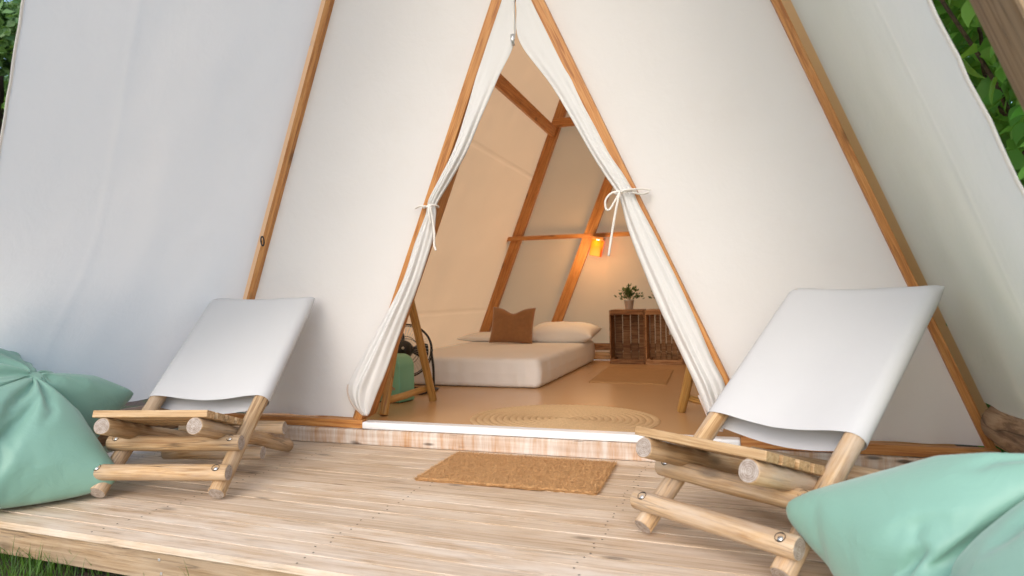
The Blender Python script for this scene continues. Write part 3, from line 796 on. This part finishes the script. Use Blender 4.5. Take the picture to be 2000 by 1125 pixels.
def mint_box():
    b = empty('mint_box', (-2.60, 4.84, INZ), math.radians(-10)); tag(b, 'rounded mint green case with faint red lettering behind the rack leg', 'case')
    bm = bmesh.new(); bmesh.ops.create_cube(bm, size=1); bmesh.ops.scale(bm, vec=(.33, .2, .37), verts=bm.verts)
    ed = [e for e in bm.edges if abs(e.verts[0].co.x-e.verts[1].co.x) < .01 and abs(e.verts[0].co.z-e.verts[1].co.z) < .01 and e.verts[0].co.z > 0]
    bmesh.ops.bevel(bm, geom=ed, offset=.1, segments=10, affect='EDGES', profile=.5); 
    me = bpy.data.meshes.new('shell'); bm.to_mesh(me); bm.free()
    o = link('shell', me, M['mintbox'], b, Matrix.Translation((0, 0, .19)), smooth=False)
    bv = o.modifiers.new('b', 'BEVEL'); bv.width = .012; bv.segments = 3; bv.limit_method = 'ANGLE'
    box('base_trim', (0, 0, .006), (.31, .18, .01), M['black'], b)
    x = .02
    # worn red lettering, illegible in the photograph: short uneven strokes
    rnd = random.Random(2); v = []; f = []
    for k in range(7):
        hh = (.022, .03, .016, .016, .026, .032, .02)[k]; xx = x+k*.015; z0 = .085+k*.003
        for (ax, az, bx_, bz_) in ((0, 0, .002, hh), (.002, hh*.6, .009, hh*.75), (.008, 0, .009, hh*.7)):
            q = Vector((bx_-ax, 0, bz_-az)).normalized(); nn = Vector((-q.z, 0, q.x))*.0018
            P = Vector((xx+ax, -.1015, z0+az)); Q = Vector((xx+bx_, -.1015, z0+bz_)); i0 = len(v)
            v += [P-nn, P+nn, Q+nn, Q-nn]; f.append((i0, i0+1, i0+2, i0+3))
    link('lettering', mesh_pd('lettering', v, f), M['red'], b, smooth=False)
mint_box()

# ------------------------------------------------------------------ bean bags
def bag_sim(A, B, nu, nv, rot, loc, pin, frames, pressure, seed, shrink=0., walls=(), mass=.3, tens=25, bend=.25, grav=.35):
    """a sewn two-sheet bag, blown up and dropped on the deck with Blender's cloth solver; pin = (u, v, radius, travel)"""
    rnd = random.Random(seed)
    idx = {}; V = []; F = []
    def vid(i, j, s):
        if i in (0, nu) or j in (0, nv): s = 0
        k = (i, j, s)
        if k not in idx:
            u = -1+2*i/nu; w_ = -1+2*j/nv
            h = .5*min(A, B)*.45*(max(0, 1-u*u)*max(0, 1-w_*w_))**.5
            x, y = u*A/2, w_*B/2
            idx[k] = len(V); V.append(Vector((x, y, s*h+.004*nz(u*7+seed, w_*7, s))))
        return idx[k]
    for s in (1, -1):
        for j in range(nv):
            for i in range(nu):
                q = [vid(i, j, s), vid(i+1, j, s), vid(i+1, j+1, s), vid(i, j+1, s)]
                F.append(q if s == 1 else q[::-1])
    me = mesh_pd('bean_bag', [rot @ v+Vector(loc) for v in V], F)
    o = bpy.data.objects.new('bean_bag', me); COL.objects.link(o)
    tmp = []
    if pin:
        pu, pv, pr, travel, squeeze = pin
        vg = o.vertex_groups.new(name='pin'); o.shape_key_add(name='Basis'); sk = o.shape_key_add(name='gather')
        c0 = Vector((pu*A/2, pv*B/2, 0)); sel = []
        for (i, j, s), k in idx.items():
            v = V[k]
            if s == 1 and (v.xy-c0.xy).length < pr: sel.append(k)
        cen = sum((me.vertices[k].co for k in sel), Vector())/len(sel)
        for k in sel:
            vg.add([k], 1, 'REPLACE'); sk.data[k].co = cen+(me.vertices[k].co-cen)*squeeze+Vector(travel)
        sk.value = 0; sk.keyframe_insert('value', frame=3); sk.value = 1; sk.keyframe_insert('value', frame=int(frames*.75))
    for (p0, nrm) in walls:
        p0, nrm = Vector(p0), Vector(nrm).normalized(); a = nrm.orthogonal().normalized(); b = nrm.cross(a)
        vv = [p0+a*x*3+b*y*3 for x, y in ((-1, -1), (1, -1), (1, 1), (-1, 1))]
        wo2 = bpy.data.objects.new('collider', mesh_pd('collider', vv, [(0, 1, 2, 3)])); COL.objects.link(wo2)
        cm = wo2.modifiers.new('c', 'COLLISION'); wo2.collision.thickness_outer = .004; wo2.collision.cloth_friction = 12; tmp.append(wo2)
    cl = o.modifiers.new('cloth', 'CLOTH'); st = cl.settings
    st.quality = 5; st.mass = mass; st.tension_stiffness = tens; st.compression_stiffness = tens; st.shear_stiffness = 8; st.bending_stiffness = bend
    st.air_damping = 2; st.use_pressure = True; st.uniform_pressure_force = pressure; st.shrink_min = shrink
    st.tension_damping = 8; st.bending_damping = .6
    if pin: st.vertex_group_mass = 'pin'
    cl.collision_settings.use_collision = True; cl.collision_settings.distance_min = .006; cl.collision_settings.use_self_collision = False
    st.effector_weights.gravity = grav
    cl.point_cache.frame_start = 1; cl.point_cache.frame_end = frames
    for fr in range(1, frames+1): scene.frame_set(fr)
    dg = bpy.context.evaluated_depsgraph_get(); me2 = bpy.data.meshes.new_from_object(o.evaluated_get(dg))
    scene.frame_set(1)
    bpy.data.objects.remove(o)
    for t in tmp: bpy.data.objects.remove(t)
    return me2
def finish_bag(me, label, sink=0):
    c = Vector((0, 0, 0))
    n = len(me.vertices)
    for v in me.vertices: c += v.co
    c /= n; zmin = min(v.co.z for v in me.vertices); base = Vector((c.x, c.y, 0))
    for v in me.vertices: v.co -= base+Vector((0, 0, zmin-.002))
    if sink:                                   # the filling slumps: the underside spreads flat on the deck
        for v in me.vertices:
            z = v.co.z-sink
            if z < .08: z = .08*math.exp((z-.08)/.08)
            v.co.z = z
        zm = min(v.co.z for v in me.vertices)
        for v in me.vertices: v.co.z += .002-zm
    me.materials.clear()
    o = link('bean_bag', me, M['bag'], None, Matrix.Translation(base)); tag(o, label, 'bean bag')
    sub = o.modifiers.new('s', 'SUBSURF'); sub.levels = 1; sub.render_levels = 1
    return o
def bags():
    RZ = lambda a: Matrix.Rotation(math.radians(a), 3, 'Z')
    RX = lambda a: Matrix.Rotation(math.radians(a), 3, 'X')
    RY = lambda a: Matrix.Rotation(math.radians(a), 3, 'Y')
    deck_w = ((0, 0, 0), (0, 0, 1))
    me = bag_sim(1.32, 1.12, 64, 54, RZ(20) @ RY(-13) @ RX(8), (.915, 2.0, .39), (-.12, -.12, .15, (0, .06, -.09), .2), 40, 3.3, 5, walls=[deck_w], bend=.1, shrink=-.07)
    finish_bag(me, 'mint bean bag pushed against the foot of the deck chair')
    me = bag_sim(1.14, 1.12, 58, 56, RZ(34) @ RX(24) @ RY(14), (-3.33, 2.20, .3), (.40, .12, .15, (-.05, .0, -.12), .2), 40, 3.2, 1, walls=[deck_w], grav=.06, bend=.12, shrink=-.06)
    finish_bag(me, 'mint bean bag slumped at the deck corner with a folded top', .15)
bags()

# ------------------------------------------------------------------ plants
def leaf_pd(l, w_, fold=.25, droop=.2):
    pts = [(0, 0), (.12, .55), (.35, 1), (.6, .8), (.82, .38), (1, 0)]
    v = [(x*l, 0, -droop*l*x*x) for x, _ in pts]
    v += [(x*l, y*w_, fold*w_*y-droop*l*x*x+.06*l*math.sin(x*9)*y) for x, y in pts[1:-1]]
    v += [(x*l, -y*w_, fold*w_*y-droop*l*x*x+.06*l*math.sin(x*8+1)*y) for x, y in pts[1:-1]]
    f = [(0, 1, 6), (1, 2, 7, 6), (2, 3, 8, 7), (3, 4, 9, 8), (4, 5, 9), (0, 10, 1), (1, 10, 11, 2), (2, 11, 12, 3), (3, 12, 13, 4), (4, 13, 5)]
    return v, f
def leaf_matrix(p, rnd, out):
    d = Vector((rnd.gauss(0, .6), rnd.gauss(0, .6), rnd.uniform(-1.3, .15)))+out*.5; d.normalize()
    up = (out*rnd.uniform(.4, 1.2)+Vector((rnd.gauss(0, .4), rnd.gauss(0, .4), rnd.uniform(.2, 1.2)))).normalized()
    y = up.cross(d).normalized(); z = d.cross(y)
    return Matrix(((d.x, y.x, z.x, p.x), (d.y, y.y, z.y, p.y), (d.z, y.z, z.z, p.z), (0, 0, 0, 1)))
def hedge():
    h = empty('shrub', (1.9, 4.2, GZ)); tag(h, 'dense bright green broad-leaved shrub behind the tent flank', 'shrub')
    base = Vector((1.9, 4.2, GZ)); rnd = random.Random(21)
    out = Vector((-.75, -.65, .1)).normalized()
    metas = []
    for k in range(4):
        l = (.1, .12, .135, .085)[k]; v, f = leaf_pd(l, l*.36, .2+.1*k, .25); metas.append(mesh_pd('leaf', v, f))
    def pos(depth):
        z = rnd.uniform(-.1, 3.4); y = rnd.uniform(2.4, 5.6)
        x = 1.42-.26*z+.12*nz(y*1.5, z*1.5)+.1*nz(y*4, z*4)+depth+max(0, (y-4))*.1
        return Vector((x, y, z))
    cnt = 0; V = []; Fc = []
    lv = [leaf_pd(l, l*.36, .3, .25) for l in (.09, .115)]
    for k in range(11000):
        dp = rnd.random()**1.3*1.1; p = pos(dp)
        mat = leaf_matrix(p-base, rnd, out); s = rnd.uniform(.7, 1.25)
        vis = (1.2 < p.z < 2.75 and 2.75 < p.y < 4.3 and dp < .22)
        if vis and cnt < 220:
            cnt += 1
            o = link('leaf', metas[k % 4], M['leaf'], h, mat @ Matrix.Scale(s, 4))
        else:
            v, f = lv[k % 2]; b = len(V); mm = mat @ Matrix.Scale(s, 4)
            V += [mm @ Vector(a) for a in v]; Fc += [tuple(b+i for i in q) for q in f]
    fo = link('foliage', mesh_pd('foliage', V, Fc), M['leaf'], h); tag(fo, kind='stuff')
    for k in range(26):
        y = rnd.uniform(2.6, 6); x = 1.75+rnd.uniform(-.1, .4); pts = [Vector((x, y, GZ))]
        for i in range(9): pts.append(pts[-1]+Vector((-.1+rnd.gauss(0, .07), rnd.gauss(0, .1), .38)))
        tube('branch', [p-base for p in smooth_pts([tuple(p) for p in pts], 24)] if False else [Vector(p)-base for p in smooth_pts([tuple(p) for p in pts], 24)], lambda t: .016*(1-.75*t), M['twig'], h, 6)
hedge()
def tree(loc, H, R, nleaf, seed, label):
    t = empty('broadleaf_tree', loc); tag(t, label, 'tree', 'trees beyond the tent')
    rnd = random.Random(seed)
    tube('trunk', smooth_pts([(0, 0, -.1), (.1, .05, H*.25), (-.05, .1, H*.5), (.1, 0, H*.8)], 20), lambda q: .2*(1-.8*q), M['twig'], t, 10)
    clumps = []
    for k in range(46):
        a = rnd.random()*6.28; zz = rnd.uniform(.1, .9); rr = R*math.sin(math.pi*min(1, (zz*.85+.12)))**.6*rnd.uniform(.6, .95)
        clumps.append((Vector((rr*math.cos(a), rr*math.sin(a), H*zz)), rnd.uniform(.55, 1.0)))
    for k in range(14):
        c = clumps[k*3][0]; tube('limb', smooth_pts([(0, 0, H*.2+c.z*.2), tuple(c*.5+Vector((0, 0, H*.15))), tuple(c)], 10), lambda q: .07*(1-.8*q), M['twig'], t, 6)
    V = []; F = []
    for k in range(nleaf):
        c, cr = clumps[rnd.randrange(len(clumps))]
        d = Vector((rnd.gauss(0, 1), rnd.gauss(0, 1), rnd.gauss(0, 1))).normalized(); p = c+d*cr*rnd.uniform(.6, 1.05)
        if p.z > H: continue
        d2 = (d+Vector((rnd.gauss(0, .5), rnd.gauss(0, .5), rnd.gauss(0, .5)))).normalized(); s = d2.cross(Vector((rnd.gauss(0, 1), rnd.gauss(0, 1), 1))).normalized(); u = s.cross(d2)
        l = rnd.uniform(.13, .23); b = len(V)
        V += [p-u*l*.5, p+s*l*.35+d2*.02, p+u*l*.5, p-s*l*.35+d2*.02]; F.append((b, b+1, b+2, b+3))
    o = link('crown', mesh_pd('crown', V, F), M['treeleaf'], t, smooth=False); tag(o, kind='stuff')
tree((-13.9, 9.6, GZ), 7.2, 3.3, 46000, 5, 'round-crowned light green tree standing beyond the tent')
tree((-18.5, 13.2, GZ), 8.0, 4.2, 26000, 9, 'darker taller tree farther off behind the round-crowned one')

def grass():
    rnd = random.Random(31); V = []; F = []
    for k in range(26000):
        x = rnd.uniform(-5.2, .5); y = rnd.uniform(.7, 2.25)
        if nz(x*1.6, y*1.6, 5)+.25*nz(x*6, y*6) < -.08+ .22*(x > -2.6) and rnd.random() < .93: continue
        hgt = rnd.uniform(.04, .14)*(1.3 if rnd.random() < .1 else 1); a = rnd.random()*6.28; ln = rnd.uniform(.1, .9)*hgt
        d = Vector((math.cos(a), math.sin(a), 0)); s = Vector((-d.y, d.x, 0))*rnd.uniform(.0012, .0026); p = Vector((x, y, GZ-.003)); b = len(V)
        m = p+d*ln*.35+Vector((0, 0, hgt*.6)); e = p+d*ln+Vector((0, 0, hgt))
        V += [p-s, p+s, m+s*.8, m-s*.8, e]; F += [(b, b+1, b+2, b+3), (b+3, b+2, b+4)]
    o = link('grass', mesh_pd('grass', V, F), M['grass'], None, smooth=False); tag(o, 'green grass tufts growing along the deck front', 'grass', kind='stuff')
grass()
